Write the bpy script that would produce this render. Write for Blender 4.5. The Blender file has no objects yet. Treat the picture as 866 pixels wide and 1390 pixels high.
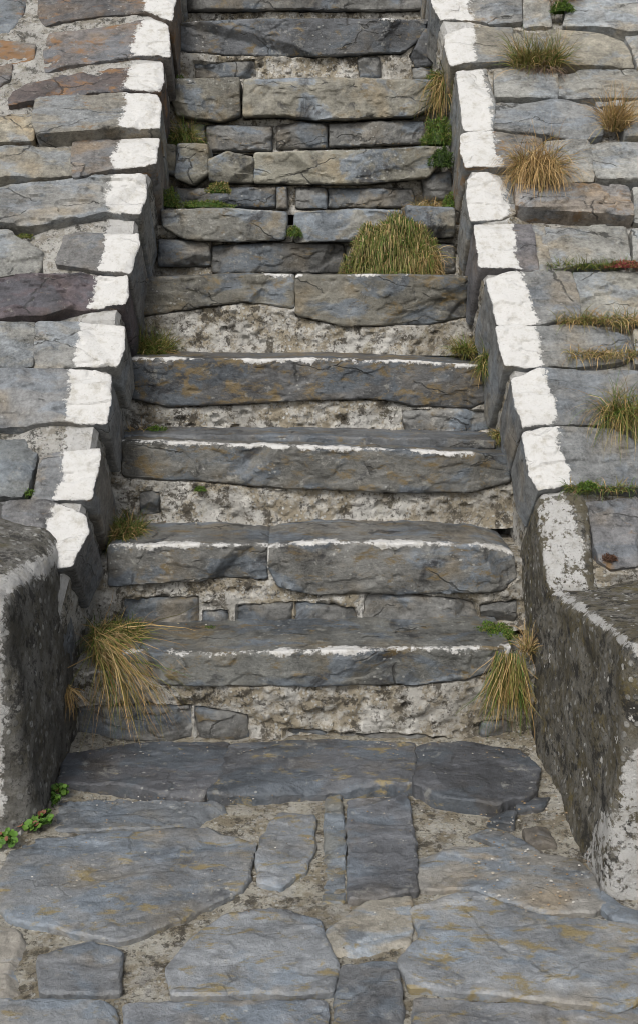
import bpy, math, random
import numpy as np
from mathutils import Vector
R_ = math.radians
rng = np.random.RandomState(7)
random.seed(7)
S = bpy.context.scene
COL = S.collection

# ------------------------------------------------------------------ camera
F, CY = 1400.0, 650.0
PIT, YAW = R_(11.9), 0.02
CAM = np.array([-0.0444, 0.0, 1.4976])
c_, s_ = math.cos(PIT), math.sin(PIT)
cw, sw = math.cos(YAW), math.sin(YAW)
def ray(x, y):
    u = (x - 433) / F; v = -(y - CY) / F
    Y = c_ + v * s_; Z = v * c_ - s_
    return np.array([u * cw + Y * sw, -u * sw + Y * cw, Z])
def project(P):
    d = np.asarray(P) - CAM
    X = d[..., 0] * cw - d[..., 1] * sw; Y = d[..., 0] * sw + d[..., 1] * cw; Z = d[..., 2]
    dep = Y * c_ - Z * s_; up = Z * c_ + Y * s_
    return 433 + F * X / dep, CY - F * up / dep
cam = bpy.data.cameras.new('camera'); co = bpy.data.objects.new('camera', cam); COL.objects.link(co)
cam.sensor_fit = 'HORIZONTAL'; cam.sensor_width = 36; cam.lens = F / 866 * 36
cam.shift_y = -(695 - CY) / 866
cam.clip_start = 0.05; cam.clip_end = 500
co.location = CAM; co.rotation_euler = (math.pi / 2 - PIT, 0, -YAW)
S.camera = co

# ------------------------------------------------------------------ noise
_p = np.random.RandomState(3).permutation(256); PERM = np.concatenate([_p, _p, _p])
_g = np.random.RandomState(4).normal(size=(256, 3)); GRAD = _g / np.linalg.norm(_g, axis=1)[:, None]
def perlin(P):
    P = np.asarray(P, float); i = np.floor(P).astype(int); f = P - i; i &= 255
    w = f * f * f * (f * (f * 6 - 15) + 10); out = 0
    for a in (0, 1):
        for b in (0, 1):
            for c in (0, 1):
                h = PERM[PERM[PERM[(i[..., 0] + a) & 255] + ((i[..., 1] + b) & 255)] + ((i[..., 2] + c) & 255)]
                d = (GRAD[h] * (f - np.array([a, b, c]))).sum(-1)
                wt = (w[..., 0] if a else 1 - w[..., 0]) * (w[..., 1] if b else 1 - w[..., 1]) * (w[..., 2] if c else 1 - w[..., 2])
                out = out + wt * d
    return out * 1.6
def fbm(P, o=4, g=.5):
    P = np.asarray(P, float); a = 1; t = 0; n = 0
    for k in range(o):
        t = t + a * perlin(P * 2 ** k + 17.3 * k); n += a; a *= g
    return t / n
def sstep(a, b, x):
    t = np.clip((x - a) / (b - a), 0, 1); return t * t * (3 - 2 * t)

# ------------------------------------------------------------------ linking, naming
WORLD = {}
def link(name, me, parent=None, loc=(0, 0, 0), mat=None, color=(1, 1, 1, .3)):
    o = bpy.data.objects.new(name, me); COL.objects.link(o)
    loc = np.array(loc, float); WORLD[o.name] = loc
    if parent is not None:
        o.parent = parent; o.location = loc - WORLD[parent.name]
    else:
        o.location = loc
    if mat: me.materials.append(mat)
    o.color = color
    return o
def tag(o, label=None, cat=None, group=None, kind=None):
    if label and not kind: kind = 'thing'
    for k, v in (('label', label), ('category', cat), ('group', group), ('kind', kind)):
        if v: o[k] = v
    return o
def empty(name, loc, label, cat, group=None):
    return tag(link(name, None, None, loc), label, cat, group)
def mesh(name, V, Fc, attrs=None, smooth=True):
    me = bpy.data.meshes.new(name); V = np.asarray(V, float)
    me.from_pydata(V.tolist(), [], [tuple(int(i) for i in f) for f in Fc]); me.update()
    if smooth: me.polygons.foreach_set('use_smooth', np.ones(len(me.polygons), bool))
    if smooth: me.set_sharp_from_angle(angle=R_(38))
    for k, a in (attrs or {}).items():
        a = np.asarray(a, float)
        if a.ndim == 1:
            at = me.attributes.new(k, 'FLOAT', 'POINT'); at.data.foreach_set('value', a)
        else:
            at = me.attributes.new(k, 'FLOAT_COLOR', 'POINT')
            at.data.foreach_set('color', np.concatenate([a, np.ones((len(a), 1))], 1).ravel())
    return me

# ------------------------------------------------------------------ materials
class NT:
    def __init__(s, name):
        s.m = bpy.data.materials.new(name); s.m.use_nodes = True; s.t = s.m.node_tree; s.t.nodes.clear()
        s.out = s.n('ShaderNodeOutputMaterial'); s.b = s.n('ShaderNodeBsdfPrincipled'); s.l(s.b.outputs[0], s.out.inputs[0])
    def n(s, t, **k):
        x = s.t.nodes.new(t)
        for a, v in k.items(): setattr(x, a, v)
        return x
    def l(s, a, b): s.t.links.new(a, b)
    def put(s, sock, v):
        if hasattr(v, 'is_linked') or hasattr(v, 'links'): s.l(v, sock)
        else: sock.default_value = v
    def math(s, op, a, b=0.0, c=None, clamp=False):
        x = s.n('ShaderNodeMath', operation=op); x.use_clamp = clamp
        s.put(x.inputs[0], a); s.put(x.inputs[1], b)
        if c is not None: s.put(x.inputs[2], c)
        return x.outputs[0]
    def mix(s, f, a, b, mode='MIX'):
        x = s.n('ShaderNodeMix', data_type='RGBA', blend_type=mode); x.clamp_factor = True
        s.put(x.inputs[0], f); s.put(x.inputs[6], a); s.put(x.inputs[7], b); return x.outputs[2]
    def ramp(s, v, a, b, lo=0.0, hi=1.0):
        x = s.n('ShaderNodeMapRange', interpolation_type='SMOOTHSTEP')
        for i, q in enumerate((v, a, b, lo, hi)): s.put(x.inputs[i], q)
        return x.outputs[0]
    def noise(s, vec, scale, det=6, rough=.6, dist=0.0):
        x = s.n('ShaderNodeTexNoise'); s.l(vec, x.inputs['Vector'])
        x.inputs['Scale'].default_value = scale; x.inputs['Detail'].default_value = det
        x.inputs['Roughness'].default_value = rough; x.inputs['Distortion'].default_value = dist
        return x.outputs[0]
    def voro(s, vec, scale, feat='F1', rnd=1.0):
        x = s.n('ShaderNodeTexVoronoi', feature=feat); s.l(vec, x.inputs['Vector'])
        x.inputs['Scale'].default_value = scale; x.inputs['Randomness'].default_value = rnd
        return x.outputs
    def coords(s, rand=True):
        tc = s.n('ShaderNodeTexCoord'); v = tc.outputs['Object']
        oi = s.n('ShaderNodeObjectInfo'); s.oi = oi
        if rand:
            sc = s.n('ShaderNodeVectorMath', operation='SCALE'); sc.inputs[0].default_value = (37, 53, 71)
            s.l(oi.outputs['Random'], sc.inputs['Scale'])
            ad = s.n('ShaderNodeVectorMath', operation='ADD'); s.l(v, ad.inputs[0]); s.l(sc.outputs[0], ad.inputs[1]); v = ad.outputs[0]
        return v
    def stretch(s, v, sc, rot=(0, 0, 0)):
        m = s.n('ShaderNodeMapping'); s.l(v, m.inputs['Vector']); m.inputs['Scale'].default_value = sc
        m.inputs['Rotation'].default_value = rot; return m.outputs[0]
    def bump(s, h, strength=.5, dist=.01, prev=None):
        x = s.n('ShaderNodeBump'); x.inputs['Strength'].default_value = strength; x.inputs['Distance'].default_value = dist
        s.l(h, x.inputs['Height'])
        if prev is not None: s.l(prev, x.inputs['Normal'])
        return x.outputs[0]

def rgb(r, g, b): return (r, g, b, 1)
def add_paint(t, v, col, nrm_h):
    """worn whitewash laid where the 'paint' attribute of the mesh says so"""
    at = t.n('ShaderNodeAttribute', attribute_name='paint')
    n = t.noise(v, 55, 9, .76); n2 = t.noise(v, 9, 4, .6)
    w = t.math('ADD', t.math('MULTIPLY', t.math('SUBTRACT', n, .5), 1.05), t.math('MULTIPLY', t.math('SUBTRACT', n2, .5), .8))
    m = t.ramp(t.math('ADD', at.outputs['Fac'], w), .47, .56)
    dirt = t.mix(t.ramp(t.noise(v, 24, 9, .75), .46, .74), rgb(.545, .54, .525), rgb(.36, .34, .295))
    fine = t.mix(t.ramp(t.noise(v, 120, 4, .7), .60, .68, 0, .8), dirt, rgb(.35, .34, .31))
    return t.mix(m, col, fine), m

def mat_stone(name, rust=rgb(.20, .115, .045), wet=.78, streak=(5, 16, 16), lich=.5, dark=.5, patchscale=10, patchsoft=.06, grain=1.0, crack=.75, big_=1.6, cool=.5):
    t = NT(name); v = t.coords(); oc = t.oi.outputs['Color']; al = t.oi.outputs['Alpha']
    st = t.noise(t.stretch(v, streak), 1.6, 9, .7, .3)
    big = t.noise(v, 3.6, 5, .55, .4); med = t.noise(v, 17, 7, .65); fine = t.noise(v, 130, 4, .75); mid2 = t.noise(v, 60, 6, .7)
    val = t.math('ADD', t.math('MULTIPLY', t.math('SUBTRACT', st, .5), 1.6 * grain), t.math('MULTIPLY', t.math('SUBTRACT', big, .5), big_))
    val = t.math('ADD', val, t.math('MULTIPLY', t.math('SUBTRACT', med, .5), 1.7 * grain))
    val = t.math('ADD', val, t.math('MULTIPLY', t.math('SUBTRACT', fine, .5), 1.2 * grain)); val = t.math('ADD', val, t.math('MULTIPLY', t.math('SUBTRACT', mid2, .5), 1.5 * grain))
    k = t.math('MAXIMUM', t.math('ADD', val, 1.0), .25)
    kc = t.n('ShaderNodeCombineColor'); [t.l(k, kc.inputs[i]) for i in range(3)]
    col = t.mix(1.0, oc, kc.outputs[0], 'MULTIPLY')
    # warm/cool drift inside the stone
    col = t.mix(t.ramp(t.noise(v, 6, 4, .5), .5, .7, 0, .55), col, t.mix(1.0, col, rgb(1.25, 1.02, .72), 'MULTIPLY'))
    # cool slate where the skin is fresh
    lum = t.n('ShaderNodeRGBToBW'); t.l(col, lum.inputs[0]); lc = t.n('ShaderNodeCombineColor')
    for i_, f_ in enumerate((.84, .99, 1.16)): t.l(t.math('MULTIPLY', lum.outputs[0], f_), lc.inputs[i_])
    col = t.mix(t.ramp(t.noise(t.stretch(v, (1, 1.7, 1.7)), 4.3, 6, .6, .4), .50, .58, 0, cool), col, lc.outputs[0])
    # dark stain
    col = t.mix(t.ramp(t.noise(v, 7.5, 7, .68, .6), .54, .68, 0, dark), col, rgb(.022, .022, .024))
    # iron stain / ochre lichen, amount by object alpha
    rn = t.noise(t.stretch(v, (patchscale, patchscale * 2.1, patchscale * 1.8), (0, 0, .25)), 1.0, 9, .7, .4)
    th = t.math('SUBTRACT', .72, t.math('MULTIPLY', al, .26))
    rm = t.ramp(rn, t.math('SUBTRACT', th, patchsoft), t.math('ADD', th, patchsoft), 0, .9)
    rc = t.mix(t.noise(v, 30, 4, .6), rust, t.mix(.5, rust, rgb(.09, .075, .05)))
    col = t.mix(rm, col, rc)
    # hairline cracks along and across the cleavage
    wv = t.n('ShaderNodeMix', data_type='RGBA'); wn = t.n('ShaderNodeTexNoise'); t.l(v, wn.inputs['Vector']); wn.inputs['Scale'].default_value = 9; wn.inputs['Detail'].default_value = 5
    wv.inputs[0].default_value = .09; t.l(v, wv.inputs[6]); t.l(wn.outputs[1], wv.inputs[7])
    ve = t.voro(t.stretch(wv.outputs[2], (1.8, 4.2, 4.2), (0, 0, .2)), 1.0, 'DISTANCE_TO_EDGE')
    cg = t.ramp(t.noise(v, 5.5, 3, .5), .48, .56)
    cw_ = t.ramp(ve[0], .003, .010, 1, 0); crkm = t.math('MULTIPLY', cw_, cg); crk = t.math('SUBTRACT', 1.0, crkm)
    col = t.mix(t.math('MULTIPLY', crkm, crack), col, rgb(.02, .02, .018))
    # pale grey crust lichen in blotches and specks
    vd = t.voro(t.stretch(v, (1, 1.3, 1.3)), 34); vs = t.math('LESS_THAN', vd[0], .17)
    gate = t.ramp(t.noise(v, 5, 3, .5), .52, .62)
    col = t.mix(t.math('MULTIPLY', t.math('MULTIPLY', vs, gate), lich), col, rgb(.42, .42, .39))
    col = t.mix(t.ramp(t.noise(v, 19, 9, .76), .575, .64, 0, lich), col, rgb(.30, .295, .265))
    col, pm = add_paint(t, v, col, None)
    t.l(col, t.b.inputs['Base Color'])
    rr = t.ramp(med, .3, .7, wet - .12, wet + .12); t.l(t.math('MAXIMUM', rr, t.math('MULTIPLY', pm, .8)), t.b.inputs['Roughness'])
    t.b.inputs['Specular IOR Level'].default_value = .5
    b = t.bump(st, .45, .010); b = t.bump(med, .6, .008, b); b = t.bump(mid2, .75, .005, b); b = t.bump(fine, .8, .0022, b); b = t.bump(crk, crack, .004, b); b = t.bump(pm, .5, .0015, b)
    t.l(b, t.b.inputs['Normal'])
    return t.m
def mat_mortar(name, pale, brown, darkc, agg=70, dirt=.55, spk=.75, fleck=0):
    t = NT(name); v = t.coords(False)
    vo = t.voro(v, agg); v2 = t.voro(v, agg * 2.3)
    sep = t.n('ShaderNodeSeparateColor'); t.l(vo[1], sep.inputs[0])
    base = t.mix(t.ramp(t.noise(v, 11, 8, .7), .42, .58), brown, pale)
    peb = t.mix(sep.outputs[0], t.mix(.45, darkc, pale), t.mix(.55, pale, rgb(.6, .6, .57)))
    inside = t.math('MULTIPLY', t.ramp(vo[0], .30, .42, 1, 0), t.ramp(sep.outputs[1], .45, .5))
    col = t.mix(inside, base, peb)
    col = t.mix(t.ramp(t.noise(v, 17, 9, .76), .52, .58, 0, .9), col, darkc)
    col = t.mix(t.ramp(t.noise(v, 10, 9, .76), .52, .57, 0, spk), col, rgb(.50, .49, .46))
    col = t.mix(t.ramp(t.noise(v, 60, 6, .75), .56, .62, 0, .8), col, darkc)
    col = t.mix(t.ramp(t.noise(t.stretch(v, (1.1, 1, 1)), 110, 4, .7), .62, .68, 0, spk), col, rgb(.56, .55, .52))
    col = t.mix(t.ramp(t.noise(v, 3.5, 6, .65, .5), .47, .62, 0, dirt), col, t.mix(.6, brown, darkc))
    col = t.mix(t.ramp(t.noise(v, 7, 6, .7), .60, .72, 0, .4), col, rgb(.15, .125, .04))
    if fleck:
        wm = t.n('ShaderNodeMix', data_type='RGBA'); wn = t.n('ShaderNodeTexNoise'); t.l(v, wn.inputs['Vector']); wn.inputs['Scale'].default_value = 60; wn.inputs['Detail'].default_value = 4
        wm.inputs[0].default_value = .03; t.l(v, wm.inputs[6]); t.l(wn.outputs[1], wm.inputs[7]); wob = wm.outputs[2]
        vf = t.voro(t.stretch(wob, (1, 1, .7)), 55); sf_ = t.n('ShaderNodeSeparateColor'); t.l(vf[1], sf_.inputs[0])
        fm = t.math('MULTIPLY', t.math('LESS_THAN', vf[0], .30), t.math('GREATER_THAN', sf_.outputs[0], .92))
        col = t.mix(t.math('MULTIPLY', fm, fleck), col, rgb(.62, .61, .58))
        col = t.mix(t.ramp(t.noise(v, 14, 8, .75), .56, .64, 0, .6), col, rgb(.17, .135, .05))
    col, pm = add_paint(t, v, col, None)
    t.l(col, t.b.inputs['Base Color']); t.b.inputs['Roughness'].default_value = .92; t.b.inputs['Specular IOR Level'].default_value = .2
    h = t.math('ADD', t.math('MULTIPLY', inside, .4), t.noise(v, 60, 8, .75))
    b = t.bump(t.noise(v, 21, 9, .8), .9, .016); b = t.bump(h, .9, .009, b); b = t.bump(t.noise(v, 230, 3, .7), .5, .003, b); t.l(b, t.b.inputs['Normal'])
    return t.m
def mat_attr(name, rough=.7, trans=.0):
    t = NT(name); at = t.n('ShaderNodeAttribute', attribute_name='tint')
    t.l(at.outputs['Color'], t.b.inputs['Base Color']); t.b.inputs['Roughness'].default_value = rough
    t.b.inputs['Specular IOR Level'].default_value = .25
    return t.m
M_WALL = mat_stone('wall_slate', lich=.35, dark=.35)
M_RUST = mat_stone('rusty_wall_slate', rust=rgb(.25, .125, .045), lich=.4, dark=.6, patchscale=7)
M_STEP = mat_stone('step_slate', rust=rgb(.165, .115, .045), lich=.45, dark=.9, wet=.58, streak=(4, 16, 16), patchscale=11, patchsoft=.07, grain=.8, big_=2.4, cool=.85)
M_SLAB = mat_stone('paving_slate', rust=rgb(.27, .215, .10), lich=.4, dark=.5, wet=.52, streak=(5, 9, 9), patchscale=12, patchsoft=.05, grain=.62, crack=.3, big_=1.5, cool=.8)
M_MORT = mat_mortar('old_mortar', rgb(.60, .585, .545), rgb(.32, .28, .21), rgb(.07, .062, .05), dirt=.38, spk=.9)
M_MORTL = mat_mortar('pale_mortar', rgb(.46, .45, .425), rgb(.27, .25, .21), rgb(.07, .068, .06), dirt=.3)
M_GROUT = mat_mortar('paving_mortar', rgb(.46, .435, .37), rgb(.27, .235, .17), rgb(.085, .075, .06), dirt=.4, spk=.5)
M_CONC = mat_mortar('pebbledash_render', rgb(.19, .18, .155), rgb(.125, .11, .075), rgb(.036, .035, .033), agg=48, dirt=.5, spk=.15, fleck=.9)
M_CONCL = mat_mortar('stained_render', rgb(.20, .195, .18), rgb(.13, .122, .10), rgb(.05, .048, .045), agg=40, dirt=.6, spk=.22)
M_GRASS = mat_attr('grass_blades', .6)
M_SHELL = mat_attr('shell_chips', .5)
M_GREY = M_WALL

# ------------------------------------------------------------------ planes
class Plane:
    def __init__(s, O, U, V, N): s.O, s.U, s.V, s.N = [np.array(a, float) for a in (O, U, V, N)]
    def uv(s, x, y):
        r = ray(x, y); t = ((s.O - CAM) @ s.N) / (r @ s.N); d = CAM + r * t - s.O
        return np.array([d @ s.U, d @ s.V])
    def poly(s, pts): return np.array([s.uv(*p) for p in pts])
    def P(s, u, v, h):
        return s.O + np.multiply.outer(u, s.U) + np.multiply.outer(v, s.V) + np.multiply.outer(h, s.N)
q = math.sqrt(.5)
WALL = Plane((0, 4.4, 2.0), (1, 0, 0), (0, q, q), (0, -q, q))            # the pitched face, 45 degrees
D0, RUN, RISE, BASE = 3.0252, .2748, .2856, .2952
def riser(k): return Plane((0, D0 + k * RUN, 0), (1, 0, 0), (0, 0, 1), (0, -1, 0))
def level(z): return Plane((0, 0, z), (1, 0, 0), (0, 1, 0), (0, 0, 1))
def side(x, sgn): return Plane((x, 0, 0), (0, sgn, 0), (0, 0, 1), (-sgn * 1.0, 0, 0)) if False else Plane((x, 0, 0), (0, 1, 0), (0, 0, 1), (-sgn, 0, 0))

# the whitewashed band along each edge of the pitched walls (photo pixels -> fixed place on the wall)
INL = np.array([(246, -60), (232, 30), (218, 130), (214, 178), (208, 225), (192, 280), (186, 330), (168, 400), (165, 440), (148, 520), (128, 640), (105, 740), (80, 830)], float)
OUL = np.array([(196, -60), (186, 30), (166, 120), (160, 180), (150, 225), (142, 280), (138, 330), (125, 400), (104, 440), (92, 520), (78, 650), (54, 740), (40, 830)], float)
INR = np.array([(580, -60), (588, 5), (603, 50), (620, 100), (627, 200), (636, 260), (645, 300), (652, 360), (666, 400), (680, 470), (698, 520), (716, 600), (732, 680), (744, 790), (750, 830)], float)
OUR = np.array([(634, -60), (640, 0), (650, 70), (668, 130), (672, 180), (682, 225), (694, 280), (700, 320), (708, 360), (726, 410), (735, 450), (742, 500), (757, 550), (765, 600), (776, 660), (795, 720), (808, 790), (815, 830)], float)
def ip(tab, y): return np.interp(y, tab[:, 1], tab[:, 0])
def wall_paint(P, amount=1.0):
    x, y = project(P)
    L = np.minimum((x - ip(OUL, y)) / 16, 1); L = np.where(x > 433, 0, L)
    Rr = np.minimum((ip(OUR, y) - x) / 16, 1); Rr = np.where(x < 433, 0, Rr)
    return np.clip(.5 + .5 * np.clip(np.where(x < 433, L, Rr), -1, 1), 0, 1) * amount

# ------------------------------------------------------------------ one stone
def rough_poly(p, amp, seed, step=.012, rnd=.10):
    # blunt the corners, resample, wander
    q_ = []
    n = len(p)
    for i in range(n):
        a, b, c = p[i - 1], p[i], p[(i + 1) % n]
        la, lc = np.linalg.norm(a - b), np.linalg.norm(c - b)
        r = min(rnd * min(la, lc), .013)
        q_ += [b + (a - b) / la * r, b + (a + c - 2 * b) * 0 + ((a - b) / la + (c - b) / lc) * r * .28, b + (c - b) / lc * r]
    q_ = np.array(q_); out = []
    for i in range(len(q_)):
        a, b = q_[i], q_[(i + 1) % len(q_)]; L = np.linalg.norm(b - a); k = max(1, int(L / step))
        for j in range(k): out.append(a + (b - a) * j / k)
    out = np.array(out)
    P3 = np.c_[out, np.full(len(out), seed * 3.7)]
    d = np.c_[fbm(P3 * 16, 3), fbm(P3 * 16 + 91, 3)] + .55 * np.c_[fbm(P3 * 55, 2), fbm(P3 * 55 + 31, 2)]
    return out + d * amp * 1.0
def seg_dist(Q, poly):
    a = poly; b = np.roll(poly, -1, 0); ab = b - a; L2 = (ab ** 2).sum(1) + 1e-12
    best = np.full(len(Q), 1e9); near = np.zeros((len(Q), 2)); ins = np.zeros(len(Q), bool)
    for i in range(len(a)):
        t = np.clip(((Q - a[i]) @ ab[i]) / L2[i], 0, 1); c = a[i] + t[:, None] * ab[i]
        d = ((Q - c) ** 2).sum(1); m = d < best; best[m] = d[m]; near[m] = c[m]
        cond = (a[i][1] > Q[:, 1]) != (b[i][1] > Q[:, 1])
        with np.errstate(divide='ignore', invalid='ignore'):
            xi = (b[i][0] - a[i][0]) * (Q[:, 1] - a[i][1]) / (b[i][1] - a[i][1] + 1e-15) + a[i][0]
        ins ^= cond & (Q[:, 0] < xi)
    return np.sqrt(best), near, ins
SEED = [0]
def grow(p, g):
    p = np.asarray(p, float); c = p.mean(0); d = p - c; L = np.linalg.norm(d, axis=1)[:, None]
    return c + d * (1 + g / L) + np.sign(d) * 0
def stone(name, parent, pl, poly2, mat, color, depth=.2, bevel=.0045, amp=.005, tilt=0., rough=.0045, res=.0048, h0=0., terr=.006,
          paint=None, skirt_paint=None, label=None, skirt_amp=.006, tiltu=0., facets=4, gr=.006, cutk=1.):
    SEED[0] += 1; sd = SEED[0]
    p = rough_poly(grow(poly2, gr), rough, sd)
    lo, hi = p.min(0) - res, p.max(0) + res
    nu, nv = int((hi[0] - lo[0]) / res) + 2, int((hi[1] - lo[1]) / res) + 2
    gu, gv = lo[0] + np.arange(nu) * res, lo[1] + np.arange(nv) * res
    UU, VV = np.meshgrid(gu, gv, indexing='ij')
    cen = np.c_[(UU[:-1, :-1] + res / 2).ravel(), (VV[:-1, :-1] + res / 2).ravel()]
    _, _, ins = seg_dist(cen, p); keep = ins.reshape(nu - 1, nv - 1)
    if keep.sum() < 2: return None
    cnt = np.zeros((nu, nv), int)
    for a in (0, 1):
        for b in (0, 1): cnt[a:nu - 1 + a, b:nv - 1 + b] += keep
    used = cnt > 0; bnd = used & (cnt < 4)
    idx = -np.ones((nu, nv), int); idx[used] = np.arange(used.sum())
    Q = np.c_[UU[used], VV[used]]; B = bnd[used]
    d, near, _ = seg_dist(Q, p); Q[B] = near[B]; d[B] = 0
    mid = p.mean(0)
    P3 = np.c_[Q * [1, 1.0], np.full(len(Q), sd * 5.13)]
    dd = d + .006 * fbm(P3 * 30, 3) * (d > 0); dd = np.clip(dd, 0, None)
    bv = bevel * (1 + .6 * fbm(P3 * 9 + 3, 2))
    x = np.clip(dd / np.maximum(bv, .002), 0, 1); h = -bv * .85 * (1 - np.sqrt(np.clip(1 - (1 - x) ** 2, 0, 1)))
    big = fbm(P3 * np.array([5, 8, 1]) + 7, 4)
    h += amp * 1.4 * big + amp * .55 * fbm(P3 * np.array([18, 26, 1]) + 5, 3)
    fr_ = np.random.RandomState(sd); ext = p.max(0) - p.min(0); cut = np.zeros(len(Q))
    for _ in range(facets):
        e = p[fr_.randint(len(p))]; dr = e - mid; dr = dr / (np.linalg.norm(dr) + 1e-9); dr = dr + fr_.normal(size=2) * .35; dr /= np.linalg.norm(dr)
        c0 = e - dr * fr_.uniform(.015, .055); al = (Q - c0) @ dr + .010 * fbm(P3 * 12 + _ * 9, 3)
        lat = np.abs((Q - e) @ np.array([-dr[1], dr[0]])) / fr_.uniform(.05, .14)
        cut = np.minimum(cut, -cutk * fr_.uniform(.25, .8) * np.clip(al - .03 * np.clip(lat - .6, 0, 9), 0, .04))
    h += cut
    tt = (fbm(P3 * np.array([4, 9, 1]) + 40, 4) + .35 * big) * 2.2; fr = tt - np.floor(tt)
    h += terr * (np.floor(tt) + sstep(.86, 1, fr))
    h += -tilt * (Q[:, 1] - mid[1]) + tiltu * (Q[:, 0] - mid[0]) + h0
    Vt = [pl.P(Q[:, 0], Q[:, 1], h)]
    pa = paint(Vt[0], Q, d) if paint else np.zeros(len(Q))
    PA = [pa]
    Fc = []
    ki, kj = np.nonzero(keep)
    flip = np.cross(pl.U, pl.V) @ pl.N < 0
    quads = np.c_[idx[ki, kj], idx[ki + 1, kj], idx[ki + 1, kj + 1], idx[ki, kj + 1]]
    if flip: quads = quads[:, ::-1]
    # boundary edges
    ed = {}
    for f in quads:
        for e in range(4):
            a, b = f[e], f[(e + 1) % 4]
            if (b, a) in ed: del ed[(b, a)]
            else: ed[(a, b)] = 1
    ring = sorted({a for e in ed for a in e}); rix = {a: i for i, a in enumerate(ring)}; n0 = len(Q); nr = len(ring)
    rows = [.004, .012, .03, .055, .085, .12, .17, .24, .33, .45, .6]; rows = [r for r in rows if r < depth] + [depth]
    RQ = Q[ring]; RH = h[ring]
    for k, r in enumerate(rows):
        P4 = np.c_[RQ * 14, (RH - r) * 14 + sd * 2.1]; w = min(1, r / .03)
        off = np.c_[fbm(P4, 3), fbm(P4 + 50, 3)] * skirt_amp * w
        pos = pl.P(RQ[:, 0] + off[:, 0], RQ[:, 1] + off[:, 1], RH * max(0, 1 - r / .25) + min(1, r / .25) * h0 - r)
        Vt.append(pos)
        PA.append(skirt_paint(pos, RQ, r) if skirt_paint else np.zeros(nr))
    sk = []
    for (a, b) in ed:
        ia, ib = rix[a], rix[b]; pa_, pb_ = a, b
        for k in range(len(rows)):
            na, nb = n0 + k * nr + ia, n0 + k * nr + ib
            sk.append((pb_, pa_, na, nb)); pa_, pb_ = na, nb
    Vt = np.concatenate(Vt); ctr = pl.P(np.array([mid[0]]), np.array([mid[1]]), np.array([h0 - min(depth, .1) * .5]))[0]
    me = mesh(name, Vt - ctr, list(map(tuple, quads)) + sk, {'paint': np.concatenate(PA)})
    o = link(name, me, parent, ctr, mat, color)
    if label: o['label'] = label
    return o

# slate colours
def C(r, g, b, a=.25, j=.10):
    k = 1 + rng.uniform(-j, j); return (r * k, g * k, b * k, a)
GREY = lambda a=.15: C(.20, .20, .19, a)
WARM = lambda a=.45: C(.215, .198, .16, a)
BLUE = lambda a=.15: C(.105, .116, .128, a)
DARK = lambda a=.5: C(.075, .074, .072, a)
PURP = lambda a=.25: C(.075, .062, .068, a)
BROWN = lambda a=.55: C(.115, .095, .08, a)

# ================================================================== PITCHED WALLS
def edge_x(v, sgn):
    """x of the wall's free edge at slope coordinate v"""
    tab = INL if sgn < 0 else INR
    uv = np.array([WALL.uv(x, y) for x, y in tab]); o = np.argsort(uv[:, 1])
    return np.interp(v, uv[o, 1], uv[o, 0])
V0, V1 = -2.83, 1.72          # slope range of the walls (foot to coping)
def wall_bed(parent, sgn, flush):
    vs = np.concatenate([np.linspace(V0, -2.2, 8), np.arange(-2.19, 1.1, .012), np.linspace(1.12, V1, 20)])
    ts = np.concatenate([np.arange(0, 1.1, .012), np.linspace(1.12, 4.5, 24)])
    TT, VV = np.meshgrid(ts, vs, indexing='ij')
    U = edge_x(VV, sgn) + sgn * (.016 + TT); Pw = WALL.P(U, VV, np.zeros_like(U))
    x, y = project(Pw); P3 = np.stack([U, VV, np.full_like(U, 3.3)], -1)
    h = np.full_like(U, -.055) + .018 * sstep(.26, .08, TT)
    for (cx, cy, rx, ry, hh) in flush:
        w = sstep(1.25, .75, np.hypot((x - cx) / rx, (y - cy) / ry)); h = h * (1 - w) + hh * w
    h += .010 * fbm(P3 * 7, 4) + .007 * fbm(P3 * 30, 4)
    h -= .03 * (TT < .006)
    V = WALL.P(U, VV, h).reshape(-1, 3); nt, nv = U.shape
    pa = wall_paint(V, .80)
    I = np.arange(nt * nv).reshape(nt, nv)
    Fq = np.stack([I[:-1, :-1], I[1:, :-1], I[1:, 1:], I[:-1, 1:]], -1).reshape(-1, 4)
    if sgn < 0: Fq = Fq[:, ::-1]
    # the cheek: the wall's side face down to the stairs
    deps = np.arange(0, .95, .014); DD, V2 = np.meshgrid(deps, vs, indexing='ij')
    U2 = edge_x(V2, sgn) + sgn * (.016 + .012 * 0); Q3 = np.stack([DD, V2, np.full_like(DD, 9.1 * sgn)], -1)
    U2 = U2 + .014 * fbm(Q3 * 8, 4) + .008 * fbm(Q3 * 33, 3)
    H2 = h[0][None, :] * np.clip(1 - DD / .2, 0, 1) - DD
    V2w = WALL.P(U2, V2, H2).reshape(-1, 3); J = nt * nv + np.arange(V2.size).reshape(V2.shape)
    Fc = np.stack([J[:-1, :-1], J[:-1, 1:], J[1:, 1:], J[1:, :-1]], -1).reshape(-1, 4)
    if sgn < 0: Fc = Fc[:, ::-1]
    Vall = np.concatenate([V, V2w]); org = WORLD[parent.name]
    me = mesh('mortar_bed', Vall - org, np.concatenate([Fq, Fc]).tolist(), {'paint': np.concatenate([pa, np.zeros(V2.size)])})
    return link('mortar_bed', me, parent, org, M_MORTL if sgn < 0 else M_MORT)

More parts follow.
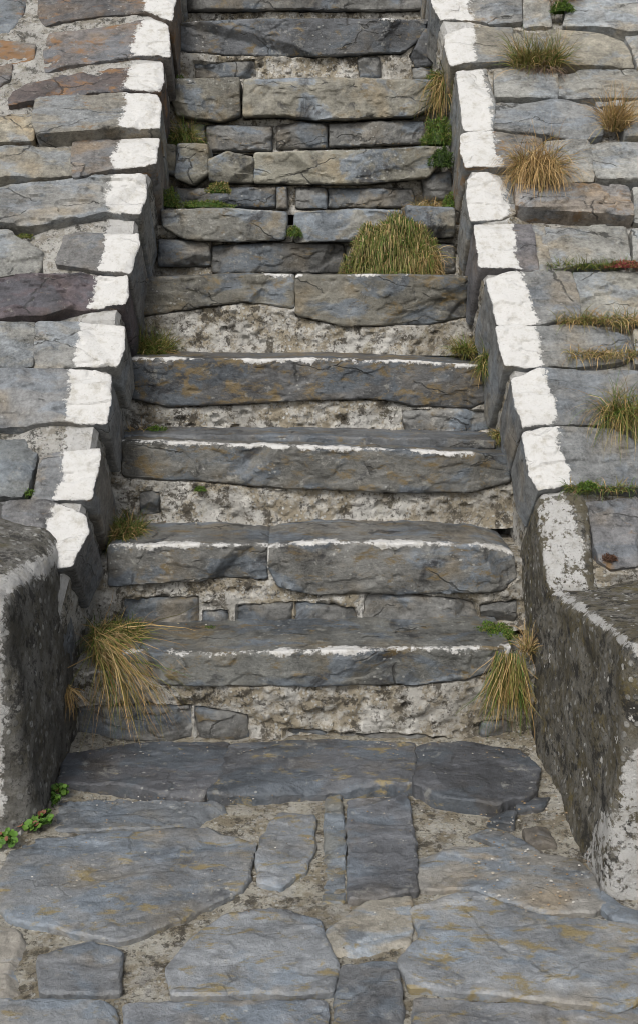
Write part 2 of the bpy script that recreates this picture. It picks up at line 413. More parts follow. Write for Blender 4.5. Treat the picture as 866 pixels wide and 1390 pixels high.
left = empty('pitched_stone_wall', (-1.9, 2.4, 0), 'sloping rubble stone wall left of the steps, with broad pale mortar joints at its top', 'wall', 'sloping walls flanking the steps')
right = empty('pitched_stone_wall', (1.9, 2.4, 0), 'sloping grey stone wall right of the steps, grass tufts growing in its joints', 'wall', 'sloping walls flanking the steps')
wall_bed(left, -1, [(80, 40, 140, 80, -.016), (10, 100, 60, 40, -.016), (105, 330, 70, 40, -.022), (90, 592, 70, 24, -.010), (140, 424, 36, 8, -.02)])
wall_bed(right, 1, [(640, 28, 60, 12, -.02), (672, 292, 40, 8, -.015), (650, 235, 30, 8, -.015), (840, 765, 50, 14, -.02), (700, 60, 80, 40, -.035)])

def edging_paint(amount):
    def f(P, Q, d): return wall_paint(P, amount) * np.clip(.55 + d / .012, 0, 1)
    return f
def edging_skirt(P, RQ, r): return wall_paint(P, 1.0) * (.45 if r < .006 else 0)
# kind: e = painted edging stone, s = plain stone
LW = [
 ('e', [(56, -28), (240, -28), (232, 26), (200, 15), (130, 18), (62, 30), (52, 15)], BROWN(.5), M_RUST, {}),
 ('s', [(-40, -28), (40, -28), (28, 18), (10, 40), (-40, 44)], BLUE(.45), M_RUST, {}),
 ('e', [(68, 43), (110, 39), (180, 28), (205, 25), (226, 31), (230, 72), (185, 74), (120, 83), (62, 93), (60, 60)], C(.13, .12, .115, .5), M_RUST, {}),
 ('s', [(-40, 53), (0, 54), (46, 58), (43, 75), (20, 80), (-40, 79)], C(.13, .12, .11, .85), M_RUST, {}),
 ('s', [(-40, 82), (15, 83), (11, 105), (-8, 114), (-40, 116)], BROWN(.5), M_RUST, {}),
 ('e', [(22, 118), (75, 96), (130, 89), (180, 81), (218, 75), (220, 108), (216, 123), (160, 122), (125, 125), (60, 131), (14, 139), (12, 131)], C(.085, .07, .066, .55), M_RUST, dict(tilt=.25)),
 ('e', [(50, 132), (100, 127), (160, 127), (212, 125), (217, 140), (216, 177), (160, 178), (120, 184), (55, 190), (47, 170)], C(.19, .18, .155, .45), M_WALL, dict(tilt=.28, h0=.022)),
 ('s', [(-40, 149), (40, 147), (45, 151), (44, 189), (-40, 192)], WARM(.5), M_WALL, {}),
 ('s', [(-40, 197), (60, 195), (95, 197), (97, 234), (55, 237), (10, 237), (-40, 240)], C(.19, .18, .155, .25), M_WALL, dict(tilt=.2)),
 ('s', [(76, 186), (96, 187), (96, 194), (77, 193)], GREY(), M_WALL, dict(depth=.1, h0=-.02)),
 ('e', [(100, 187), (155, 182), (214, 179), (210, 222), (150, 229), (100, 239), (98, 215)], C(.15, .135, .12, .4), M_RUST, dict(tilt=.2)),
 ('s', [(-2, 240), (40, 241), (32, 247), (-2, 250)], GREY(), M_WALL, dict(depth=.1, h0=-.03)),
 ('e', [(-40, 262), (0, 254), (40, 245), (120, 237), (195, 233), (196, 260), (187, 290), (140, 286), (90, 299), (40, 307), (0, 305), (-40, 309)], GREY(.05), M_WALL, dict(tilt=.2, terr=.011, h0=.012)),
 ('s', [(-40, 312), (10, 309), (25, 320), (56, 338), (50, 362), (0, 370), (-40, 370)], GREY(.1), M_WALL, dict(terr=.011)),
 ('e', [(87, 312), (138, 316), (186, 316), (187, 330), (174, 367), (130, 363), (77, 357)], C(.15, .148, .145, .15), M_WALL, dict(terr=.002, amp=.003)),
 ('e', [(-40, 372), (60, 369), (120, 368), (170, 369), (171, 395), (166, 408), (90, 416), (60, 427), (-40, 431)], PURP(), M_WALL, dict(terr=.010, tilt=.2)),
 ('s', [(-40, 434), (47, 432), (43, 495), (-40, 496)], GREY(.1), M_WALL, {}),
 ('e', [(50, 433), (110, 433), (166, 437), (166, 470), (158, 493), (100, 493), (46, 495)], GREY(.1), M_WALL, dict(tilt=.18)),
 ('e', [(-40, 503), (60, 501), (120, 501), (148, 508), (150, 540), (143, 576), (80, 573), (-40, 574)], C(.15, .152, .152, .1), M_WALL, dict(tilt=.12, terr=.008, h0=.012)),
 ('s', [(-40, 595), (48, 594), (48, 610), (36, 660), (28, 671), (-40, 671)], C(.13, .14, .145, .15), M_WALL, {}),
 ('e', [(56, 622), (90, 611), (132, 606), (134, 620), (123, 674), (80, 672), (43, 673)], C(.16, .15, .135, .3), M_WALL, dict(amp=.004)),
 ('e', [(-40, 681), (60, 678), (113, 697), (118, 720), (96, 768), (60, 770), (-40, 770)], C(.12, .12, .122, .1), M_WALL, {}),
]
RW = [
 ('e', [(584, -28), (700, -28), (706, 0), (707, 26), (680, 28), (640, 22), (600, 21), (589, 8)], GREY(), M_WALL, {}),
 ('s', [(709, -28), (744, -28), (750, 28), (712, 30)], GREY(), M_WALL, {}),
 ('s', [(768, -28), (910, -28), (910, 40), (850, 40), (830, 35), (765, 35), (770, 18)], GREY(), M_WALL, dict(tilt=.2)),
 ('e', [(606, 40), (640, 35), (694, 34), (696, 62), (694, 80), (650, 82), (612, 84), (606, 60)], C(.20, .185, .15, .2), M_WALL, dict(amp=.003, terr=.002)),
 ('s', [(699, 35), (760, 37), (810, 42), (845, 55), (861, 87), (800, 87), (745, 82), (699, 72)], C(.195, .182, .15, .2), M_WALL, dict(amp=.004, terr=.003)),
 ('s', [(852, 42), (910, 44), (910, 90), (867, 90)], GREY(), M_WALL, {}),
 ('e', [(620, 92), (660, 86), (670, 130), (670, 173), (630, 172), (625, 130)], GREY(), M_WALL, dict(amp=.003, terr=.002)),
 ('s', [(673, 88), (755, 90), (757, 129), (674, 130)], GREY(.05), M_WALL, dict(terr=.003)),
 ('s', [(674, 133), (757, 132), (800, 141), (820, 150), (818, 177), (790, 183), (740, 179), (673, 174)], C(.165, .17, .172, .1), M_WALL, dict(terr=.003)),
 ('s', [(760, 91), (866, 92), (910, 93), (910, 129), (860, 129), (800, 130), (762, 127)], C(.18, .178, .165, .12), M_WALL, dict(terr=.009, tilt=.2)),
 ('s', [(812, 133), (845, 134), (845, 142), (815, 141)], GREY(), M_WALL, dict(depth=.1)),
 ('s', [(848, 133), (910, 131), (910, 180), (850, 181), (844, 160)], WARM(.3), M_WALL, {}),
 ('e', [(628, 177), (672, 176), (735, 179), (738, 195), (730, 222), (680, 225), (633, 224), (627, 200)], C(.165, .152, .13, .6), M_WALL, dict(amp=.003, terr=.002)),
 ('s', [(742, 187), (796, 186), (803, 205), (806, 240), (760, 241), (736, 222), (742, 195)], GREY(), M_WALL, {}),
 ('s', [(802, 190), (910, 187), (910, 240), (850, 242), (812, 240)], GREY(.1), M_WALL, dict(tilt=.2)),
 ('e', [(636, 241), (650, 233), (694, 233), (699, 285), (680, 294), (640, 297), (635, 270)], GREY(), M_WALL, {}),
 ('s', [(702, 246), (760, 244), (820, 248), (852, 252), (858, 294), (840, 296), (780, 289), (720, 286), (702, 280)], C(.17, .15, .13, .5), M_WALL, dict(tilt=.35, h0=.02, terr=.011)),
 ('s', [(862, 250), (910, 250), (910, 294), (864, 294)], GREY(), M_WALL, {}),
 ('e', [(645, 301), (700, 299), (722, 299), (730, 363), (700, 363), (651, 360)], C(.13, .125, .13, .15), M_WALL, dict(amp=.003, terr=.002)),
 ('s', [(724, 300), (740, 300), (752, 364), (733, 364)], GREY(), M_WALL, {}),
 ('s', [(743, 303), (800, 305), (850, 304), (855, 350), (800, 356), (762, 363), (753, 360)], C(.18, .178, .165, .12), M_WALL, dict(tilt=.22, terr=.008)),
 ('s', [(860, 305), (910, 305), (910, 357), (862, 354)], GREY(), M_WALL, {}),
 ('e', [(662, 374), (715, 365), (775, 367), (786, 400), (786, 429), (725, 437), (679, 436), (668, 400)], C(.17, .172, .168, .05), M_WALL, dict(terr=.007)),
 ('s', [(780, 367), (910, 365), (910, 427), (860, 429), (790, 428), (790, 400)], C(.175, .172, .155, .12), M_WALL, dict(tilt=.2, terr=.011)),
 ('e', [(675, 440), (725, 439), (800, 441), (850, 449), (858, 475), (845, 484), (800, 489), (740, 493), (688, 494), (681, 470)], C(.165, .17, .168, .05), M_WALL, dict(tilt=.15)),
 ('s', [(864, 442), (910, 442), (910, 490), (864, 490)], GREY(), M_WALL, {}),
 ('e', [(697, 508), (735, 498), (800, 501), (910, 502), (910, 570), (820, 571), (755, 572), (712, 579), (702, 550)], C(.155, .158, .156, .05), M_WALL, dict(tilt=.15, terr=.004)),
 ('e', [(712, 583), (760, 577), (830, 581), (867, 600), (868, 659), (800, 659), (770, 655), (734, 662), (722, 640)], C(.15, .155, .155, .1), M_WALL, dict(tilt=.15, terr=.007)),
 ('s', [(872, 590), (910, 590), (910, 665), (872, 661)], GREY(), M_WALL, {}),
 ('e', [(736, 666), (776, 661), (794, 672), (800, 700), (806, 770), (812, 800), (746, 800), (738, 740), (732, 690)], C(.12, .118, .112, .3), M_CONC, dict(amount=.68, terr=.002, bevel=.03)),
 ('s', [(797, 681), (830, 679), (866, 677), (866, 764), (830, 768), (812, 758), (804, 700)], C(.12, .12, .125, .3), M_WALL, {}),
 ('s', [(869, 677), (910, 677), (910, 768), (869, 765)], GREY(), M_WALL, {}),
]
for lst, par, sgn in ((LW, left, -1), (RW, right, 1)):
    for kind, px, colr, m, kw in lst:
        kw = dict(kw); am = kw.pop('amount', 1.0); kw['tilt'] = kw.get('tilt', .08) * .4; kw.setdefault('gr', .009); kw.setdefault('cutk', .6); kw.setdefault('terr', .006)
        pts = [(x, y) for x, y in px]
        if kind == 'e':
            stone('edging_stone', par, WALL, WALL.poly(pts), m, colr, depth=kw.pop('depth', rng.uniform(.24, .40)), paint=edging_paint(am * .86), skirt_paint=edging_skirt, label=None, **kw)
        else:
            colr = (colr[0] * 1.12, colr[1] * 1.12, colr[2] * 1.1, colr[3])
            stone('stone', par, WALL, WALL.poly(pts), m, colr, depth=kw.pop('depth', .16), **kw)
    # the courses run on past the picture's edge
    v = -2.1
    while v < 1.55:
        hgt = rng.uniform(.11, .19)
        px_edge = -46 if sgn < 0 else 916
        # u where the drawn stones stop at this height
        us = [(px_edge, yy) for yy in (-60, 0, 120, 240, 360, 480, 600, 720, 800)]
        uv = np.array([WALL.uv(*a) for a in us]); o_ = np.argsort(uv[:, 1]); u0 = np.interp(v + hgt / 2, uv[o_, 1], uv[o_, 0])
        if v > WALL.uv(433, -34)[1]: u0 = edge_x(v + hgt / 2, sgn)
        lim = abs(u0) + (1.0 if v < 1.0 else 1.9)
        u = abs(u0)
        first = v > WALL.uv(433, -34)[1]
        while u < lim:
            w = rng.uniform(.26, .5); t_ = rng.uniform(-.012, .012, 4)
            quad = np.array([(sgn * u, v + t_[0]), (sgn * (u + w), v + t_[1]), (sgn * (u + w) + t_[2], v + hgt), (sgn * u + t_[3], v + hgt)])
            if sgn < 0: quad = quad[::-1]
            if first: stone('edging_stone', par, WALL, quad, M_WALL, GREY(.2), depth=.5, res=.009, tilt=.12, paint=edging_paint(1.0))
            else: stone('stone', par, WALL, quad, M_WALL, [GREY, WARM, GREY][rng.randint(3)](), depth=.14, res=.010, tilt=.12)
            first = False
            u += w + .014
        v += hgt + .014

# ================================================================== STAIRS
stairs = empty('stone_staircase', (0, D0, 0), 'flight of worn slate steps climbing between two white-edged sloping walls', 'staircase')
def nose_paint(amount, depth_top, front):
    def f(P, Q, d):
        return np.zeros(len(Q)) if front <= 0 else None
    return f
def step_core(k, mats, setback, zlo, zhi, T):
    pl = riser(k)
    us = np.arange(-.80, .801, .0062); zs = np.arange(zlo, zhi, .0062)
    UU, ZZ = np.meshgrid(us, zs, indexing='ij'); P3 = np.stack([UU, ZZ, np.full_like(UU, 2.7 * k)], -1)
    h = -setback - .006 + .030 * fbm(P3 * np.array([4, 7, 1]), 4) + .020 * fbm(P3 * 20, 5, .6)
    h += sstep(zlo + .05, zlo, ZZ) * .02
    rp = np.random.RandomState(50 + k)                       # pebbles and lost pebbles in the mortar
    for _ in range(150):
        cu, cz, rr = rp.uniform(-.72, .72), rp.uniform(zlo, zhi), rp.uniform(.006, .02); d2 = (UU - cu) ** 2 + ((ZZ - cz) * 1.3) ** 2
        h += np.sqrt(np.clip(rr * rr - d2, 0, None)) * (.6 if rp.uniform() < .68 else -.9)
    Qf = np.c_[UU.ravel(), ZZ.ravel()]                       # mortar stops short of every stone bedded in it
    for px, dp in [(a, .06) for a in T['t']] + [(a, .03) for a in T['r']]:
        dd, _, ins = seg_dist(Qf, pl.poly(px)); sd_ = np.where(ins, dd, -dd).reshape(UU.shape)
        h -= sstep(-.008, .006, sd_ + .006 * fbm(P3 * 24, 3)) * dp
    V = pl.P(UU, ZZ, h); Vb = V.copy(); n, m = UU.shape; I = np.arange(n * m).reshape(n, m)
    Fq = np.stack([I[:-1, :-1], I[1:, :-1], I[1:, 1:], I[:-1, 1:]], -1).reshape(-1, 4).tolist()
    # level bed on top, running back under the next step
    ys = np.arange(.0, .34, .012); U2, Y2 = np.meshgrid(us, ys, indexing='ij')
    Q3 = np.stack([U2, Y2, np.full_like(U2, 5.1 * k + 1)], -1)
    top = np.stack([U2, V[:, -1, 1][:, None] + Y2, zs[-1] + .010 * fbm(Q3 * 14, 3) * (Y2 > 0)], -1)
    J = n * m + np.arange(U2.size).reshape(U2.shape)
    Fq += np.stack([J[:-1, :-1], J[1:, :-1], J[1:, 1:], J[:-1, 1:]], -1).reshape(-1, 4).tolist()
    ctr = np.array([0, D0 + k * RUN, zlo]); VV = np.concatenate([V.reshape(-1, 3), top.reshape(-1, 3)])
    me = mesh('step', VV - ctr, Fq)
    return link('step', me, stairs, ctr, mats)
TR = [  # per step: tread stones, riser stones
 dict(t=[[(165, 889), (230, 888), (430, 885), (600, 882), (694, 881), (690, 905), (640, 924), (560, 934), (430, 930), (330, 932), (215, 930), (170, 915)]],
      r=[[(103, 966), (200, 962), (258, 965), (260, 1010), (104, 1010)], [(264, 966), (335, 976), (338, 1010), (270, 1010)], [(385, 996), (470, 1000), (600, 1003), (640, 1012), (390, 1012)], [(655, 985), (700, 985), (700, 1010), (655, 1010)]], set=.012, p=.66),
 dict(t=[[(146, 743), (260, 739), (363, 742), (362, 790), (290, 786), (146, 797)], [(366, 741), (430, 736), (560, 738), (660, 741), (696, 752), (702, 785), (682, 804), (560, 806), (430, 808), (380, 798), (365, 770)]],
      r=[[(165, 818), (268, 815), (270, 852), (165, 852)], [(276, 834), (308, 832), (310, 852), (276, 852)], [(321, 826), (396, 822), (396, 852), (322, 852)], [(402, 822), (480, 828), (491, 852), (403, 852)], [(497, 812), (560, 811), (645, 822), (652, 848), (560, 854), (495, 852)], [(655, 826), (702, 820), (702, 850), (656, 848)]], set=.014, p=.8),
 dict(t=[[(164, 599), (330, 605), (430, 607), (560, 611), (694, 617), (692, 655), (640, 668), (560, 670), (480, 665), (380, 662), (260, 655), (166, 650)]],
      r=[[(188, 672), (214, 670), (216, 700), (190, 700)]], set=.014, p=.6),
 dict(t=[[(176, 485), (330, 487), (430, 488), (560, 490), (660, 497), (661, 545), (640, 555), (560, 551), (520, 542), (430, 541), (330, 548), (230, 552), (178, 541)]],
      r=[[(548, 560), (600, 556), (670, 560), (672, 592), (550, 590)]], set=.012, p=.7),
 dict(t=[[(186, 377), (330, 372), (399, 373), (399, 420), (330, 409), (250, 420), (187, 430)], [(402, 373), (540, 373), (636, 375), (632, 430), (580, 440), (470, 442), (403, 428)]],
      r=[], set=.004, p=.48),
 dict(t=[[(219, 284), (300, 283), (390, 287), (386, 324), (320, 327), (250, 324), (220, 306)], [(401, 287), (480, 284), (545, 285), (545, 325), (400, 328)], [(552, 279), (616, 282), (616, 320), (552, 323)]],
      r=[[(214, 324), (284, 326), (284, 361), (214, 361)], [(287, 333), (380, 330), (467, 331), (466, 371), (287, 371)], [(472, 333), (618, 330), (620, 371), (472, 371)]], set=.075, p=.42),
 dict(t=[[(346, 206), (430, 204), (530, 201), (588, 197), (600, 215), (580, 240), (480, 248), (346, 247)], [(284, 216), (310, 206), (343, 213), (343, 247), (285, 245)], [(240, 194), (282, 196), (282, 235), (262, 250), (239, 240)], [(208, 196), (237, 196), (238, 238), (212, 225)]],
      r=[[(236, 253), (300, 256), (374, 251), (372, 281), (238, 281)], [(376, 254), (389, 253), (390, 281), (376, 281)], [(403, 253), (443, 253), (443, 281), (403, 281)], [(447, 254), (560, 255), (566, 281), (447, 281)], [(574, 236), (612, 232), (617, 268), (580, 270)]], set=.075, p=.42),
 dict(t=[[(232, 107), (325, 105), (325, 154), (300, 163), (240, 155), (233, 130)], [(332, 107), (430, 105), (592, 107), (594, 140), (560, 157), (430, 161), (380, 155), (331, 157)]],
      r=[[(228, 166), (276, 166), (276, 190), (228, 192)], [(280, 168), (368, 169), (368, 203), (282, 203)], [(376, 168), (410, 164), (444, 167), (444, 199), (376, 200)], [(448, 165), (500, 164), (575, 162), (582, 192), (448, 198)]], set=.075, p=.36),
 dict(t=[[(244, 29), (350, 25), (430, 25), (580, 25), (572, 50), (545, 70), (430, 74), (300, 72), (246, 66)], [(558, 74), (577, 38), (596, 55), (594, 86), (566, 90)]],
      r=[[(262, 82), (300, 84), (345, 80), (350, 104), (265, 104)], [(486, 76), (515, 76), (520, 104), (488, 104)], [(560, 90), (588, 88), (588, 106), (562, 106)]], set=.014, p=.42),
 dict(t=[[(252, -45), (590, -45), (586, 10), (500, 13), (400, 10), (252, 13)]], r=[], set=.03, p=.4),
]
STEPCOL = [C(.085, .085, .078, .55), C(.095, .093, .086, .5), C(.075, .073, .066, .6), C(.062, .062, .062, .75), C(.085, .08, .066, .55), C(.105, .102, .09, .4), C(.11, .104, .084, .4), C(.115, .108, .088, .4), C(.06, .063, .068, .45), C(.08, .078, .072, .4)]
LABELS = ['lowest step, one long slab over pale rubble mortar', 'second step, its tread split into two slabs with a white nosing', 'third step with a split double-layered tread edge', 'fourth step, dark face stained ochre', 'fifth step over a deep band of speckled mortar',
          'sixth step of three slabs with a grass cushion on its right', 'seventh step with loose upright stones at its left', 'eighth step of two slabs on dry-laid blocks', 'ninth step, dark slab on lumpy mortar', 'topmost step in view']
for k, T in enumerate(TR):
    pl = riser(k); ztop = BASE + k * RISE
    top_edge = np.mean([pl.uv(*p)[1] for p in T['t'][0] if p[1] < np.mean([a[1] for a in T['t'][0]])])
    zlo = ztop - RISE - (.02 if k else .02)
    st = step_core(k, M_MORT, T['set'], zlo, top_edge - .055, T); st['label'] = LABELS[k]
    for px in T['t']:
        poly = pl.poly(px); pw = T['p']
        def pf(P, Q, d, poly=poly, pw=pw):      # whitewash on the nosing only
            zt = np.interp(Q[:, 0], *_top(poly)); return np.clip(1 - (zt - Q[:, 1]) / .036, 0, 1) * pw * _var(Q[:, 0])
        def _var(x, k=k): return .80 + .9 * fbm(np.stack([x * 4.5, np.full_like(x, k * 3.3), np.zeros_like(x)], -1), 3)
        def _top(poly):
            a = poly[np.argsort(poly[:, 0])]; zc = poly[:, 1].mean(); a = a[a[:, 1] > zc]; return a[:, 0], a[:, 1]
        def sf(P, RQ, r, poly=poly, pw=pw):
            xs, zs = _top(poly); zt = np.interp(RQ[:, 0], xs, zs); up = (zt - RQ[:, 1]) < .02
            return np.where(up, pw * np.clip(1.12 - r / .07, 0, 1) * _var(RQ[:, 0]), 0)
        big = poly[:, 0].ptp() > .25 if hasattr(poly, 'ptp') else (poly[:, 0].max() - poly[:, 0].min()) > .25
        cc = np.array(STEPCOL[k]) * (np.array([1.46, 1.48, 1.5, .85]) * ([1.15, 1.15, 1.15, 1] if k in (5, 6, 7) else [1, 1, 1, 1])) * [*(rng.uniform(.9, 1.1) * np.ones(3)), 1]
        stone('tread_stone', st, pl, poly, M_STEP, cc, depth=.31 if big else .22, bevel=.009, amp=.004, tilt=-.02, rough=.0045, terr=.005, facets=3, h0=.008, paint=pf if big else None, skirt_paint=sf if big else None, skirt_amp=.004)
    for px in T['r']:
        poly = pl.poly(px)
        stone('riser_stone', st, pl, poly, M_STEP, C(.125, .125, .12, .35, .25), depth=.16, bevel=.016, amp=.007, h0=-.006 if k not in (5, 6, 7) else -.018 + rng.uniform(-.015, .01), rough=.005, terr=.006)
    if k == 2:   # thin split layer lying behind the front edge
        pl2 = Plane((0, D0 + k * RUN + .075, 0), (1, 0, 0), (0, 0, 1), (0, -1, 0))
        stone('tread_stone', st, pl2, pl2.poly([(164, 592), (420, 592), (560, 595), (672, 599), (672, 611), (560, 609), (420, 605), (164, 602)]), M_STEP, C(.10, .105, .11, .4), depth=.2, bevel=.006, terr=.002, amp=.002, label='thin upper layer of the split tread')

# ================================================================== END BLOCKS at the foot
def block(name, x0, x1, y0, y1, z1, sgn, label, paintf, tiltz=0., rnd=.035, res=.011, dome=0.):
    root = empty(name, ((x0 + x1) / 2 * sgn, (y0 + y1) / 2, 0), label, 'end block', 'end blocks at the foot of the steps')
    xs = np.unique(np.concatenate([np.arange(x0, x0 + .45, res), np.linspace(x0 + .45, x1, 30)])); ys = np.arange(y0, y1 + res, res); zs = np.arange(-.06, z1 + res, res)
    xs[-1], ys[-1], zs[-1] = x1, y1, z1
    V = []; Fq = []
    def sheet(A, B, f, flip):
        n = sum(len(v) for v in V); AA, BB = np.meshgrid(A, B, indexing='ij'); V.append(f(AA, BB).reshape(-1, 3))
        I = n + np.arange(AA.size).reshape(AA.shape); q4 = np.stack([I[:-1, :-1], I[1:, :-1], I[1:, 1:], I[:-1, 1:]], -1).reshape(-1, 4)
        Fq.append(q4[:, ::-1] if flip else q4)
    sheet(xs, ys, lambda a, b: np.stack([a, b, np.full_like(a, z1)], -1), sgn < 0)
    sheet(xs, zs, lambda a, b: np.stack([a, np.full_like(a, y0), b], -1), sgn < 0)
    sheet(ys, zs, lambda a, b: np.stack([np.full_like(a, x0), a, b], -1), sgn > 0)
    sheet(ys, zs, lambda a, b: np.stack([np.full_like(a, x1), a, b], -1), sgn < 0)
    P = np.concatenate(V); Fq = np.concatenate(Fq)
    # rounded arrises: pull towards an inset box
    lo = np.array([x0, y0, -9]) + rnd; hi = np.array([x1, 99, z1]) - rnd
    core = np.clip(P, lo, hi); dv = P - core; L = np.linalg.norm(dv, axis=1)[:, None]
    P = np.where(L > 1e-9, core + dv / np.maximum(L, 1e-9) * np.minimum(L, rnd), P)
    nrm = np.where(L > 1e-9, dv / np.maximum(L, 1e-9), 0)
    dz = np.clip((P[:, 2]) / z1, 0, 1)
    nn = .024 * fbm(P * 3.2 + 5 * sgn, 4) + .008 * fbm(P * 14, 4) + .004 * fbm(P * 45, 3)
    P = P + nrm * nn[:, None]
    P[:, 2] += (tiltz * (P[:, 1] - y0) + dome * sstep(0, .45, P[:, 0] - x0)) * dz ** 2
    P[:, 0] += .05 * (1 - dz) * (P[:, 0] < x0 + .2) * -1 * .6      # battered foot
    P[:, 0] *= sgn
    pa = paintf(P)
    me = mesh('body', P - WORLD[root.name], Fq.tolist(), {'paint': pa}); o = link('body', me, root, WORLD[root.name], M_CONCL if sgn < 0 else M_CONC)
    return root
def onX(x, y, X0):
    r = ray(x, y); t = (X0 - CAM[0]) / r[0]; return CAM + r * t
LB_x, RB_x = -.775, .715
lt0, lt1 = onX(100, 752, LB_x), onX(24, 796, LB_x)
rt0, rt1 = onX(740, 798, RB_x), onX(866, 880, RB_x)
def pl_left(P):
    X, Y, Z = P.T; x, y = project(P)
    front = np.clip(.5 + (16 - x) / 34, 0, 1) * sstep(1150, 1100, y + 0 * x) * .62 * (y > 780)
    edge = np.clip(1 - np.abs((y - 740) - (100 - x) * .62) / 44, 0, 1) * .72 * (x < 110)
    return np.maximum(front, edge)
def pl_right(P):
    x, y = project(P)
    low = np.clip(.5 + ((x - np.interp(y, [880, 1005, 1030, 1085, 1130, 1170], [905, 870, 838, 822, 796, 775])) / 30), 0, 1) * .585 * (y > 880)
    edge = np.clip(1.15 - np.abs((y - 786) - (x - 735) * .74) / 22, 0, 1) * .60
    return np.maximum(low, edge)
LBZ = .675; RBZ = float(rt1[2])
lblock = block('end_block', .775, 2.6, 2.47, 3.3, LBZ, -1, 'rounded rendered block at the foot of the left wall, white paint on its front corner', pl_left, tiltz=.02, rnd=.075, dome=.06)
rblock = block('end_block', .715, 2.6, 2.20, 3.2, RBZ, 1, 'dark pebbly block at the foot of the right wall, flaking white top edge', pl_right, tiltz=(rt0[2] - rt1[2]) / (rt0[1] - rt1[1]), rnd=.04, dome=.03)
print('blocks', lt0, lt1, rt0, rt1)
ls = Plane((-.772, 0, 0), (0, 1, 0), (0, 0, 1), (1, 0, 0))
for px, colr in (([(74, 905), (80, 800), (100, 790), (104, 860), (98, 915), (84, 930)], BLUE(.1)), ([(68, 1052), (66, 930), (80, 918), (86, 940), (84, 1030), (78, 1056)], WARM(.5))):
    stone('facing_stone', lblock, ls, ls.poly(px), M_WALL, colr, depth=.1, bevel=.02, h0=.012)

# ================================================================== LANDING
def spaced(parts): return np.unique(np.concatenate(parts))
gx = spaced([np.linspace(-40, -3, 14), np.linspace(-3, -1.1, 20), np.arange(-1.1, 1.1, .009), np.linspace(1.1, 3, 20), np.linspace(3, 40, 14)])
gy = spaced([np.linspace(-40, 0, 12), np.linspace(0, 1.6, 20), np.arange(1.6, 3.12, .009), np.linspace(3.12, 6, 8)])
GX, GY = np.meshgrid(gx, gy, indexing='ij'); G3 = np.stack([GX, GY, np.full_like(GX, .4)], -1)
near = (np.abs(GX) < 1.5) & (GY > 1.2)
GZ = (.007 * fbm(G3 * 4, 4) + .006 * fbm(G3 * 20, 4) + .004 * fbm(G3 * 55, 2)) * near + sstep(2.85, 3.05, GY) * .012 + sstep(.55, .8, np.abs(GX)) * sstep(2.2, 2.6, GY) * .03
I = np.arange(GX.size).reshape(GX.shape)
gm = mesh('ground', np.stack([GX, GY, GZ], -1).reshape(-1, 3), np.stack([I[:-1, :-1], I[1:, :-1], I[1:, 1:], I[:-1, 1:]], -1).reshape(-1, 4).tolist())
tag(link('ground', gm, None, (0, 0, 0), M_GROUT), 'mortar bed of the paved landing in front of the steps', 'ground', kind='structure')
SB = lambda a=.5: C(.118, .126, .133, a)
